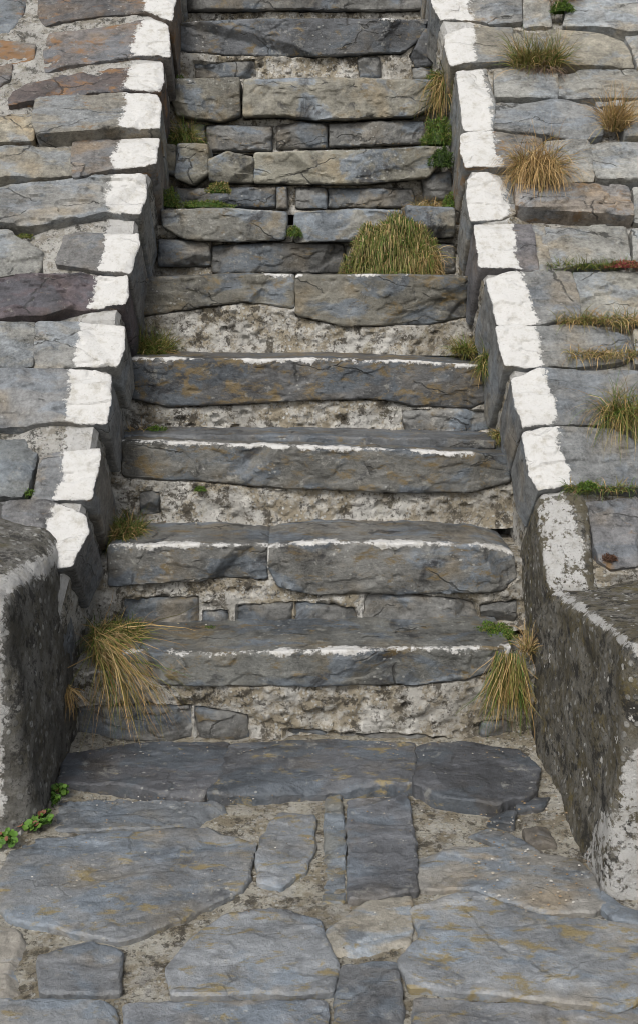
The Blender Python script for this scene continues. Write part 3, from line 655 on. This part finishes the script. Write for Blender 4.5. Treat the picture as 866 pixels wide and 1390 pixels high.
PAV = [
 ([(80, 1060), (92, 1022), (200, 1008), (310, 1006), (300, 1050), (270, 1078), (215, 1074), (180, 1062)], C(.075, .08, .088, .3), .045, 'dark slate slab below the lowest step, leftmost of that row'),
 ([(284, 1073), (314, 1010), (433, 1004), (560, 1008), (562, 1060), (433, 1065), (350, 1072)], C(.085, .092, .10, .55), .045, 'dark slab with ochre flecks below the middle of the lowest step'),
 ([(564, 1062), (566, 1010), (640, 1008), (705, 1018), (732, 1042), (720, 1074), (672, 1088), (600, 1079)], C(.06, .065, .072, .3), .045, 'near black rounded slab below the right end of the lowest step'),
 ([(700, 1084), (722, 1072), (744, 1076), (736, 1093), (705, 1095)], C(.05, .052, .056, .2), .03, 'small black stone at the tip of the near black rounded slab'),
 ([(62, 1112), (82, 1090), (140, 1086), (300, 1089), (310, 1105), (290, 1116), (180, 1122), (78, 1126)], C(.085, .093, .10, .4), .022, 'narrow grey slab between the dark back row and the largest slab'),
 ([(-20, 1215), (0, 1185), (25, 1141), (150, 1131), (340, 1119), (348, 1130), (330, 1200), (240, 1245), (165, 1274), (80, 1256), (20, 1245)], SB(.62), .024, 'largest blue-grey slab of the landing, with a pointed lower edge'),
 ([(375, 1106), (415, 1095), (426, 1110), (424, 1150), (410, 1180), (385, 1199), (351, 1191), (352, 1155), (362, 1125)], SB(.75), .022, 'rounded upright blue slab with ochre streaks beside the largest slab'),
 ([(441, 1083), (465, 1079), (467, 1150), (469, 1216), (439, 1214)], C(.11, .115, .11, .7), .020, 'thin ochre-stained strip of slate along the dark rectangular slab'),
 ([(472, 1079), (552, 1075), (561, 1140), (566, 1204), (530, 1211), (473, 1217)], C(.085, .09, .098, .25), .024, 'dark smooth rectangular slab in the middle of the landing'),
 ([(592, 1119), (640, 1118), (690, 1131), (730, 1155), (690, 1151), (640, 1131)], C(.085, .09, .092, .2), .018, 'thin sliver of slate wedged above the brown-grey slab'),
 ([(660, 1099), (698, 1101), (695, 1117), (668, 1112)], C(.06, .064, .068, .1), .02, 'small dark chip of slate set below the near black slab'),
 ([(712, 1126), (745, 1119), (752, 1140), (720, 1143)], C(.11, .10, .085, .3), .03, 'small brown stone lying in the soil by the right block'),
 ([(568, 1156), (620, 1151), (700, 1153), (780, 1166), (805, 1190), (818, 1225), (800, 1235), (740, 1234), (680, 1217), (640, 1201), (575, 1205)], C(.125, .122, .112, .4), .022, 'brown-grey smooth slab curving along the right block'),
 ([(560, 1232), (640, 1209), (720, 1238), (800, 1247), (866, 1254), (905, 1262), (905, 1330), (840, 1362), (560, 1335), (546, 1300), (575, 1266)], SB(.8), .026, 'broad blue slab with many ochre streaks in the right foreground'),
 ([(230, 1312), (260, 1272), (310, 1242), (370, 1233), (430, 1246), (440, 1275), (455, 1302), (450, 1342), (240, 1346)], SB(.65), .024, 'domed blue slab with ochre rim in the middle foreground'),
 ([(442, 1266), (500, 1224), (556, 1217), (558, 1240), (553, 1280), (520, 1300), (462, 1300)], C(.17, .16, .135, .4), .016, 'pale rough lichen-covered stone between the two blue foreground slabs'),
 ([(55, 1297), (90, 1277), (125, 1277), (162, 1292), (162, 1345), (58, 1345)], C(.085, .09, .095, .3), .02, 'small dark slab below the point of the largest slab'),
 ([(817, 1206), (850, 1226), (905, 1240), (905, 1256), (840, 1245), (822, 1230)], C(.11, .12, .128, .2), .02, 'narrow blue sliver between the curved slab and the right block'),
 ([(462, 1312), (538, 1310), (552, 1400), (452, 1405)], C(.10, .105, .11, .5), .02, 'grey foreground slab below the pale rough stone'),
 ([(-60, 1355), (150, 1358), (158, 1430), (-60, 1430)], SB(.5), .022, 'bluish slab in the lower left corner of the landing'),
 ([(175, 1358), (438, 1356), (440, 1430), (175, 1430)], C(.105, .112, .12, .6), .022, 'wide slab along the bottom edge under the domed slab'),
 ([(566, 1350), (838, 1374), (905, 1345), (905, 1430), (566, 1430)], C(.105, .112, .12, .6), .022, 'wide slab along the bottom edge under the broad streaked slab'),
 ([(-80, 1262), (-20, 1252), (20, 1262), (44, 1290), (40, 1345), (-80, 1345)], C(.17, .16, .14, .4), .012, 'pale mortar-crusted stone at the left edge of the landing'),
]
for px, colr, z, lab in PAV:
    colr = tuple(np.array(colr) * ([.72, .72, .74, 1] if z > .04 else [.98, 1.0, 1.03, .92])); z = (.046 + rng.uniform(-.004, .004) if z > .04 else .020 + (z - .02) * .7 + rng.uniform(-.004, .007)); colr = tuple(np.array(colr) * [1.65, 1.6, 1.55, .85]); pl = level(z); o = stone('paving_slab', None, pl, pl.poly(px), M_SLAB, colr, depth=.11, bevel=.006, amp=.004, tilt=0, rough=.009, terr=.003, res=.0045, facets=1, gr=.010)
    tag(o, lab, 'paving slab', 'slate slabs of the landing')

# promenade on top of the walls
pm = mesh('promenade', [(-40, 5.62, 3.22), (40, 5.62, 3.22), (40, 60, 3.22), (-40, 60, 3.22)], [(0, 1, 2, 3)])
tag(link('promenade', pm, None, (0, 0, 0), M_GROUT), 'paved ground above the sloping walls', 'ground', kind='structure')

# ================================================================== PLANTS
GREEN = [(.055, .105, .018), (.075, .125, .02), (.10, .145, .03), (.05, .085, .02)]
MOSS = [(.055, .11, .014), (.08, .14, .018), (.10, .155, .025), (.06, .09, .02)]
OLIVE = [(.13, .135, .035), (.16, .15, .045), (.11, .11, .03)]
STRAW = [(.34, .25, .105), (.42, .31, .15), (.27, .185, .075), (.38, .30, .16), (.22, .15, .07)]
RED = [(.25, .05, .05), (.22, .08, .05), (.30, .10, .08)]
def tuft(name, label, cat, base, n, length, spread, lean, droop, pal, width=.0022, seed=0, jitter=.35, group='grass and moss growing in the joints', up=(0, 0, 1), segs=5, ground=None):
    """n blades rooted in an ellipse round base; lean = mean direction; droop = gravity bend"""
    r = np.random.RandomState(seed + 11); base = np.array(base, float); lean = np.array(lean, float); V = []; Fq = []; T = []
    pals = [np.array(p) for p, w in pal for _ in range(w)]
    n = int(n * 1.7); width *= .68; nc = max(4, n // 45); off = r.normal(size=(nc, 3)) * .42
    for i in range(n):
        a, rr = r.uniform(0, 2 * math.pi), math.sqrt(r.uniform())
        p = base + np.array([math.cos(a) * rr * spread[0], math.sin(a) * rr * spread[1], r.uniform(-1, 1) * spread[2]])
        d = np.array(up) * 1.0 + lean + r.normal(size=3) * jitter + off[i % nc] * min(1, jitter * 2) + np.array([math.cos(a), math.sin(a), 0]) * rr * .45
        d /= np.linalg.norm(d); L = length * r.uniform(.25, 1.1); w = width * r.uniform(.6, 1.3)
        sidev = np.cross(d, r.normal(size=3)); sidev /= np.linalg.norm(sidev) + 1e-9
        pl_ = pals[r.randint(len(pals))]; colr = pl_[r.randint(len(pl_))] * r.uniform(.75, 1.25)
        tipc = colr * np.array([1.25, 1.1, 1.0]); b0 = len(V); dr = droop * r.uniform(.5, 1.4)
        for s in range(segs + 1):
            t = s / segs; wd = w * (1 - t ** 1.6) + .0002
            V += [p - sidev * wd, p + sidev * wd]; cc = colr * (1 - t) + tipc * t; T += [cc, cc]
            d = d + np.array([0, 0, -dr / segs * (1 + t)]) + r.normal(size=3) * .13; d /= np.linalg.norm(d); p = p + d * L / segs
        for s in range(segs): q0 = b0 + 2 * s; Fq.append((q0, q0 + 1, q0 + 3, q0 + 2))
    me = mesh(name, np.array(V) - base, Fq, {'tint': np.array(T)}); return tag(link(name, me, None, base, M_GRASS), label, cat, group)
def moss(name, label, base, rad, n, pal, seed=0, blade=.012, cat='moss', droop=.38):
    """a cushion: many short blades over a low dome"""
    r = np.random.RandomState(seed + 77); base = np.array(base, float); V = []; Fq = []; T = []; pals = [np.array(p) for p, w in pal for _ in range(w)]
    rad = np.array(rad)
    nu, nv = 16, 6                                               # the cushion's body
    for j in range(nv + 1):
        for i in range(nu):
            th, ph = 2 * math.pi * i / nu, math.pi / 2 * j / nv; k = .86 + .3 * float(fbm(np.array([math.cos(th) * 2, math.sin(th) * 2, ph * 2 + seed]), 2))
            V.append(base + rad * .9 * k * np.array([math.cos(th) * math.cos(ph), math.sin(th) * math.cos(ph), math.sin(ph)])); T.append(np.array(pals[0][0]) * .6)
    for j in range(nv):
        for i in range(nu): Fq.append((j * nu + i, j * nu + (i + 1) % nu, (j + 1) * nu + (i + 1) % nu, (j + 1) * nu + i))
    for i in range(int(n * 1.5)):
        d = r.normal(size=3); d[2] = abs(d[2]); d /= np.linalg.norm(d); k = 1 + .42 * float(perlin(d * 2.6 + seed))
        p = base + d * rad * k * .92; dirn = d / rad; dirn /= np.linalg.norm(dirn); dirn = dirn + r.normal(size=3) * .75 + [0, -.1, .25]; dirn /= np.linalg.norm(dirn)
        sv = np.cross(dirn, r.normal(size=3)); sv /= np.linalg.norm(sv) + 1e-9
        L = blade * r.uniform(.5, 1.3); w = min(blade * .13, .0014); pl_ = pals[r.randint(len(pals))]; cc = pl_[r.randint(len(pl_))] * r.uniform(.7, 1.3); b0 = len(V)
        V += [p - sv * w, p + sv * w, p + dirn * L * .6 + sv * w * .7, p + dirn * L * .6 - sv * w * .7, p + dirn * L * .9 + np.array([0, -.12, -droop]) * L]; T += [cc] * 4 + [cc * 1.25]
        Fq += [(b0, b0 + 1, b0 + 2, b0 + 3), (b0 + 3, b0 + 2, b0 + 4)]
    me = mesh(name, np.array(V) - base, Fq, {'tint': np.array(T)}); return tag(link(name, me, None, base, M_GRASS), label, cat, 'grass and moss growing in the joints')
def herb(label, base, n, size, seed):
    r = np.random.RandomState(seed); base = np.array(base, float); V = []; Fq = []; T = []
    for i in range(n):
        a = r.uniform(0, 6.28); rr = math.sqrt(r.uniform()) * size; p = base + np.array([math.cos(a) * rr, math.sin(a) * rr * .8, r.uniform(.004, .03)])
        nn = np.array([r.normal() * .4, r.normal() * .4 - .3, 1]); nn /= np.linalg.norm(nn); u = np.cross(nn, r.normal(size=3)); u /= np.linalg.norm(u); v = np.cross(nn, u)
        L = r.uniform(.006, .012); cc = np.array([(.07, .15, .02), (.10, .19, .03), (.05, .11, .02)][r.randint(3)]) * r.uniform(.8, 1.2)
        if r.uniform() < .06: cc = np.array((.16, .07, .04))
        b0 = len(V); V.append(base * .35 + p * .65 + [0, 0, -.01]); T.append(cc)
        for k in range(7):
            th = 2 * math.pi * k / 7; V.append(p + u * math.cos(th) * L + v * math.sin(th) * L * .75 + nn * .002 * (k % 2)); T.append(cc)
        V.append(p - nn * .0015); T.append(cc * .85)
        for k in range(7): Fq.append((b0 + 8, b0 + 1 + k, b0 + 1 + (k + 1) % 7))
        Fq.append((b0, b0 + 1, b0 + 2))
    me = mesh('creeping_plant', np.array(V) - base, Fq, {'tint': np.array(T)}); return tag(link('creeping_plant', me, None, base, M_GRASS), label, 'small plant', 'creeping plants at the foot of the left block')
def on_wall(x, y, h=0.): uv = WALL.uv(x, y); return WALL.P(uv[0], uv[1], h)
def on_tread(k, x, y, dz=0.):
    pl = level(BASE + k * RISE + dz); uv = pl.uv(x, y); return np.array([uv[0], uv[1], BASE + k * RISE + dz])
def on_riser(k, x, y, off=0.): uv = riser(k).uv(x, y); return np.array([uv[0], D0 + k * RUN - off, uv[1]])
WN = (0, -.5, .75)
g, s, o_, m = GREEN, STRAW, OLIVE, MOSS
# on the stairs
def corner(k, x, back=.05, dz=0.):
    """point on tread k, 'back' metres in front of the next riser, seen at photo column x"""
    A = np.array([0., D0 + (k + 1) * RUN - back, BASE + k * RISE + dz]); B = A + [.1, 0, 0]
    xa, xb = project(A)[0], project(B)[0]; A[0] = .1 * (x - xa) / (xb - xa); return A
tuft('grass_tuft', 'long straw-coloured grass hanging over the left end of the lowest step', 'grass', corner(0, 148, .16, .0), 620, .32, (.045, .09, .05), (.9, -.42, -.40), .8, [(s, 5), (o_, 3), (g, 1)], .0016, 1, .30, up=(0, 0, 0))
tuft('grass_tuft', 'short green grass behind the long straw-coloured grass', 'grass', corner(0, 162, .10, .0), 900, .10, (.085, .09, .02), (.25, -.3, 0), 1.6, [(g, 3), (o_, 3), (s, 2)], .0016, 2, .5)
tuft('grass_tuft', 'dry brown roots dangling from the crack in the left block', 'grass', onX(92, 935, -.745), 70, .10, (.006, .02, .01), (.1, -.15, -1.4), .9, [(s, 3)], .0016, 3, .2)
tuft('grass_tuft', 'green and straw grass at the left end of the second tread', 'grass', corner(1, 172, .10), 700, .10, (.055, .09, .01), (.12, -.2, 0), 1.5, [(g, 3), (o_, 2), (s, 2)], .0016, 4, .5)
tuft('grass_tuft', 'dry blades beside the bright moss on the third tread', 'grass', corner(2, 188, .07), 130, .07, (.03, .03, .005), (.1, -.1, 0), 1.2, [(o_, 1), (s, 3)], .0014, 5, .5)
moss('moss_cushion', 'bright green moss patch at the left of the third tread', corner(2, 213, .06), (.042, .03, .032), 520, [(m, 1)], 6, .014)
tuft('grass_tuft', 'bushy green grass against the mortar at the left of the fourth tread', 'grass', corner(3, 206, .08), 800, .125, (.07, .05, .01), (-.2, -.1, 0), .9, [(g, 4), (o_, 3), (s, 1)], .0016, 7, .45)
moss('moss_cushion', 'green moss clump in the left corner of the sixth tread', corner(5, 232, .16), (.036, .06, .075), 600, [(m, 2), (o_, 1)], 8, .018)
moss('moss_cushion', 'low moss strip along the sixth tread beside the corner clump', corner(5, 280, .14), (.12, .05, .028), 700, [(m, 2), (o_, 1)], 9, .012)
moss('moss_cushion', 'rounded moss and straw pad below the loose stones of the seventh step', corner(5, 298, .08, .065), (.050, .045, .042), 700, [(m, 1), (o_, 2), (s, 1)], 10, .014)
tuft('grass_tuft', 'dark green grass filling the gap at the left of the seventh tread', 'grass', corner(6, 250, .06, .03), 380, .13, (.06, .05, .03), (-.1, -.3, 0), 1.4, [(g, 3), (o_, 2), (s, 1)], .0016, 11, .5)
moss('moss_cushion', 'small moss clump at the left end of the eighth tread', corner(7, 246, .10), (.03, .06, .05), 320, [(m, 2)], 12, .014)
moss('moss_cushion', 'big green and straw mound of matted grass on the fifth tread', corner(4, 535, .10), (.172, .085, .215), 6500, [(m, 4), (o_, 6), (s, 4)], 13, .05, droop=.85)
tuft('grass_tuft', 'dry blades spilling from the right side of the big matted mound', 'grass', corner(4, 578, .15, .06), 420, .11, (.06, .03, .05), (.0, -.5, -.2), 1.6, [(s, 4), (o_, 2)], .0015, 14, .6, up=(0, 0, .2))
moss('moss_cushion', 'small bright sprig in the joint between the sixth step slabs', on_riser(5, 400, 320, .006), (.028, .018, .036), 300, [(m, 2), (o_, 1)], 15, .016)
moss('moss_cushion', 'green moss at the right end of the eighth tread under the white edging', corner(7, 588, .12), (.038, .06, .075), 460, [(m, 2)], 16, .016)
tuft('grass_tuft', 'straw grass drooping beside the right end of the eighth step', 'grass', on_riser(7, 600, 118, .02), 480, .17, (.03, .05, .05), (-.35, -.45, -.3), 1.8, [(s, 3), (o_, 3), (g, 1)], .0015, 17, .45, up=(0, 0, .5))
moss('moss_cushion', 'bright green moss heaped at the right of the seventh tread', corner(6, 594, .14), (.062, .07, .115), 1200, [(m, 3), (o_, 1)], 18, .022)
moss('moss_cushion', 'dark green moss patch right of the seventh step slab', on_riser(6, 598, 226, .01), (.048, .04, .085), 700, [([(.03, .06, .012), (.05, .085, .018)], 3), (m, 1)], 19, .018)
moss('moss_cushion', 'green moss nub at the right end of the sixth tread', corner(5, 612, .15), (.032, .05, .06), 420, [(m, 2), (o_, 1)], 20, .018)
tuft('grass_tuft', 'short dry blades lying along the right of the sixth tread', 'grass', corner(5, 580, .10), 260, .07, (.07, .05, .005), (-.2, -.3, 0), 1.2, [(s, 2), (o_, 2)], .0014, 21, .5)
tuft('grass_tuft', 'green grass sprouting at the right of the fourth tread', 'grass', corner(3, 632, .07), 320, .085, (.05, .04, .01), (0, -.2, 0), 1.0, [(g, 2), (o_, 3), (s, 1)], .0016, 22, .45)
tuft('grass_tuft', 'dark grass in the gap right of the fourth step face', 'grass', on_riser(3, 660, 492, .01), 280, .085, (.025, .04, .03), (-.15, -.45, -.2), 1.8, [(g, 3), (o_, 2), (s, 1)], .0016, 23, .45)
tuft('grass_tuft', 'small dry sprout at the right end of the third tread', 'grass', corner(2, 680, .10), 170, .07, (.02, .04, .01), (0, -.25, 0), 1.4, [(o_, 3), (s, 2), (g, 1)], .0015, 24, .45)
moss('moss_cushion', 'bright moss cushion at the right end of the lowest tread', corner(0, 672, .10), (.068, .085, .030), 1200, [(m, 4), (o_, 1)], 25, .013)
tuft('grass_tuft', 'long green and straw grass hanging down the right end of the lowest step', 'grass', on_riser(0, 690, 905, .015), 330, .18, (.05, .02, .06), (-.02, -.22, -1.0), .5, [(g, 2), (o_, 3), (s, 3)], .0016, 26, .16, up=(0, 0, 0))
tuft('grass_tuft', 'dry wisps standing between lowest step and right block', 'grass', on_riser(0, 716, 885, -.02), 110, .09, (.015, .03, .02), (0, -.1, .1), .9, [(s, 3), (o_, 1)], .0014, 27, .3)
moss('moss_cushion', 'tiny green sprig under the third step slab', on_riser(2, 272, 666, .004), (.018, .012, .014), 120, [(m, 1)], 28, .011)
moss('moss_cushion', 'tiny green sprig at the back of the lowest tread', corner(0, 285, .05), (.025, .02, .016), 160, [(m, 1)], 29, .010)
# on the right wall
tuft('grass_tuft', 'spiky green tuft with brown roots high on the right wall', 'grass', on_wall(730, 88), 620, .17, (.11, .03, .02), (-.05, -.2, .35), .9, [(g, 3), (o_, 5), (s, 3)], .0016, 31, .42)
tuft('grass_tuft', 'dead grey roots trailing under the spiky green tuft', 'grass', on_wall(735, 92), 160, .10, (.08, .02, .01), (.1, -.5, -1.3), .8, [([(.16, .12, .085), (.22, .17, .13)], 2)], .0014, 32, .35)
tuft('grass_tuft', 'straw-coloured tuft at the right edge of the right wall', 'grass', on_wall(835, 172), 360, .18, (.045, .02, .02), (.15, -.15, .45), .7, [(s, 5), (o_, 1)], .0015, 33, .4)
tuft('grass_tuft', 'big straw-coloured tuft in the middle of the right wall', 'grass', on_wall(728, 232), 950, .22, (.075, .03, .02), (-.05, -.45, .15), 1.7, [(s, 6), (o_, 1)], .0016, 34, .55)
tuft('grass_tuft', 'dead pale grass at the top edge of the right wall', 'grass', on_wall(762, -2), 220, .15, (.07, .02, .02), (.1, -.3, .2), 1.0, [([(.33, .26, .17), (.25, .18, .12)], 2)], .0015, 35, .4)
moss('moss_cushion', 'green cushion below the dead pale grass on the right wall', on_wall(762, 16, .0), (.05, .04, .045), 520, [(m, 2)], 36, .02)
tuft('grass_tuft', 'low green grass strip in a joint of the right wall', 'grass', on_wall(800, 362), 280, .06, (.16, .012, .01), (0, -.2, .1), .9, [(g, 2), (o_, 2)], .0014, 37, .5)
moss('moss_cushion', 'low red-stemmed succulent mat at the right edge of the right wall', on_wall(850, 363), (.075, .03, .022), 600, [(RED, 3), (o_, 2)], 38, .013, cat='succulent')
tuft('grass_tuft', 'long dry strip of grass below the red-stemmed mat', 'grass', on_wall(828, 436), 480, .085, (.20, .015, .012), (.1, -.3, .05), 1.5, [(o_, 3), (s, 4), (g, 1)], .0014, 39, .5)
tuft('grass_tuft', 'thin dry grass in the joint under the long dry strip', 'grass', on_wall(835, 482), 320, .075, (.17, .015, .012), (.1, -.3, .0), 1.5, [(s, 4), (o_, 3)], .0013, 40, .5)
tuft('grass_tuft', 'arching green tuft at the right edge beside the lower edging', 'grass', on_wall(848, 566), 520, .19, (.075, .025, .02), (-.05, -.45, .1), 1.9, [(g, 3), (o_, 4), (s, 3)], .0016, 41, .45)
tuft('grass_tuft', 'low green grass in the lowest joint of the right wall', 'grass', on_wall(815, 664), 260, .05, (.12, .014, .01), (0, -.3, 0), 1.1, [(g, 3), (o_, 2), (s, 1)], .0014, 42, .5)
moss('moss_cushion', 'green moss nub at the left end of the lowest wall joint', on_wall(797, 664), (.028, .02, .022), 260, [(m, 2)], 43, .014)
moss('moss_cushion', 'brown dead succulent on the right wall just above the dark block', on_wall(826, 760), (.026, .02, .012), 200, [([(.10, .05, .03), (.075, .045, .03)], 1)], 44, .013, cat='succulent')
# on the left wall
moss('moss_cushion', 'tiny moss tuft in the black gap of the left wall', on_wall(35, 667, -.02), (.02, .014, .016), 160, [(m, 2)], 45, .012)
moss('moss_cushion', 'faint moss in the joint beside pale mortar on the left wall', on_wall(30, 315, -.03), (.035, .014, .016), 160, [(o_, 2), (m, 1)], 46, .010)
# at the foot
for i, (x, y, n, sz, lab) in enumerate(((81, 1080, 46, .022, 'round-leaved green plant at the base of the left block, nearest the steps'), (46, 1120, 110, .05, 'leafy creeping plant with reddish tips at the front of the left block'), (8, 1146, 40, .03, 'small creeping plant at the left edge of the landing'), (76, 1094, 18, .012, 'smallest round-leaved sprig between its two leafy neighbours'))):
    uv = level(.03).uv(x, y); herb(lab, (uv[0], uv[1], .03), n, sz, 60 + i)

# shell chips and grit on the landing and treads: countless, one object
r = np.random.RandomState(5); V = []; Fq = []; T = []
def chip(p, sz, cc):
    b0 = len(V); k = 6; a0 = r.uniform(0, 6)
    for lay, hh, sc in ((0, 0, 1), (1, .5, .8)):
        for i in range(k):
            th = a0 + 2 * math.pi * i / k; rr = sz * sc * r.uniform(.6, 1.1); V.append((p[0] + math.cos(th) * rr, p[1] + math.sin(th) * rr * .7, p[2] + sz * hh)); T.append(cc)
    for i in range(k): Fq.append((b0 + i, b0 + (i + 1) % k, b0 + k + (i + 1) % k, b0 + k + i))
    Fq.append(tuple(b0 + k + i for i in range(k)))
def zone(n, xa, xb, ya, yb, z, szs=(.0012, .0034)):
    for _ in range(int(n * .45)):
        x, y = r.uniform(xa, xb), r.uniform(ya, yb); uv = level(z).uv(x, y)
        chip((uv[0], uv[1], z), r.uniform(*szs), np.array([(.5, .48, .44), (.36, .32, .26), (.1, .09, .08), (.2, .14, .08), (.28, .2, .12)][r.randint(5)]))
zone(260, 90, 740, 1004, 1030, .052); zone(200, 640, 820, 1080, 1230, .03, (.002, .005)); zone(120, 60, 330, 1076, 1092, .03); zone(90, 440, 700, 1060, 1150, .03); zone(120, 640, 810, 1090, 1240, .03); zone(70, 20, 340, 1120, 1290, .03); zone(70, 340, 560, 1080, 1290, .03); zone(50, 100, 320, 1080, 1130, .03)
for k in range(8):
    for _ in range(34):
        e = r.choice([-1, 1]); xk = 433 + e * (r.uniform(.2, 1) ** .6) * (262 - 22 * k)
        p = corner(k, xk, abs(r.normal()) * .035 + .012, .016); chip(p, r.uniform(.0016, .0045), np.array([(.16, .10, .05), (.10, .07, .04), (.34, .30, .22), (.08, .08, .08), (.22, .15, .07), (.42, .40, .36)][r.randint(6)]))
sm = mesh('shell_chips', np.array(V), Fq, {'tint': np.array(T)}, smooth=False)
tag(link('shell_chips', sm, None, (0, 0, 0), M_SHELL), 'shell chips, grit and dead scraps scattered over landing and treads', 'shell chips', kind='stuff')

# ================================================================== LIGHT
W = bpy.data.worlds.new('World'); S.world = W; W.use_nodes = True; nt = W.node_tree
sky = nt.nodes.new('ShaderNodeTexSky'); sky.sky_type = 'NISHITA'; sky.sun_disc = False
EL, AZ = R_(46), R_(203)           # azimuth from +Y, clockwise: behind the viewer, a little to the left
sky.sun_elevation = EL; sky.sun_rotation = AZ; sky.dust_density = 4; sky.air_density = 1.0
hs = nt.nodes.new('ShaderNodeHueSaturation'); hs.inputs['Saturation'].default_value = .35
nt.links.new(sky.outputs[0], hs.inputs['Color']); bg = nt.nodes['Background']; nt.links.new(hs.outputs[0], bg.inputs[0]); bg.inputs[1].default_value = .11
sl = bpy.data.lights.new('sun', 'SUN'); sl.energy = 1.7; sl.angle = R_(16); sl.color = (1, .97, .92)
so = bpy.data.objects.new('sun', sl); COL.objects.link(so)
d = Vector((math.sin(AZ) * math.cos(EL), math.cos(AZ) * math.cos(EL), math.sin(EL)))
so.rotation_euler = d.to_track_quat('Z', 'Y').to_euler(); so.location = (0, 0, 10)
S.view_settings.view_transform = 'Standard'; S.view_settings.look = 'None'; S.view_settings.gamma = 1
S.view_settings.use_curve_mapping = False; S.view_settings.exposure = 0.34
S.cycles.use_denoising = True; S.cycles.denoising_input_passes = 'RGB_ALBEDO_NORMAL'; S.cycles.denoising_prefilter = 'ACCURATE'; S.cycles.filter_width = 1.0; S.cycles.adaptive_threshold = .006; S.cycles.diffuse_bounces = 3; S.cycles.sample_clamp_indirect = 4
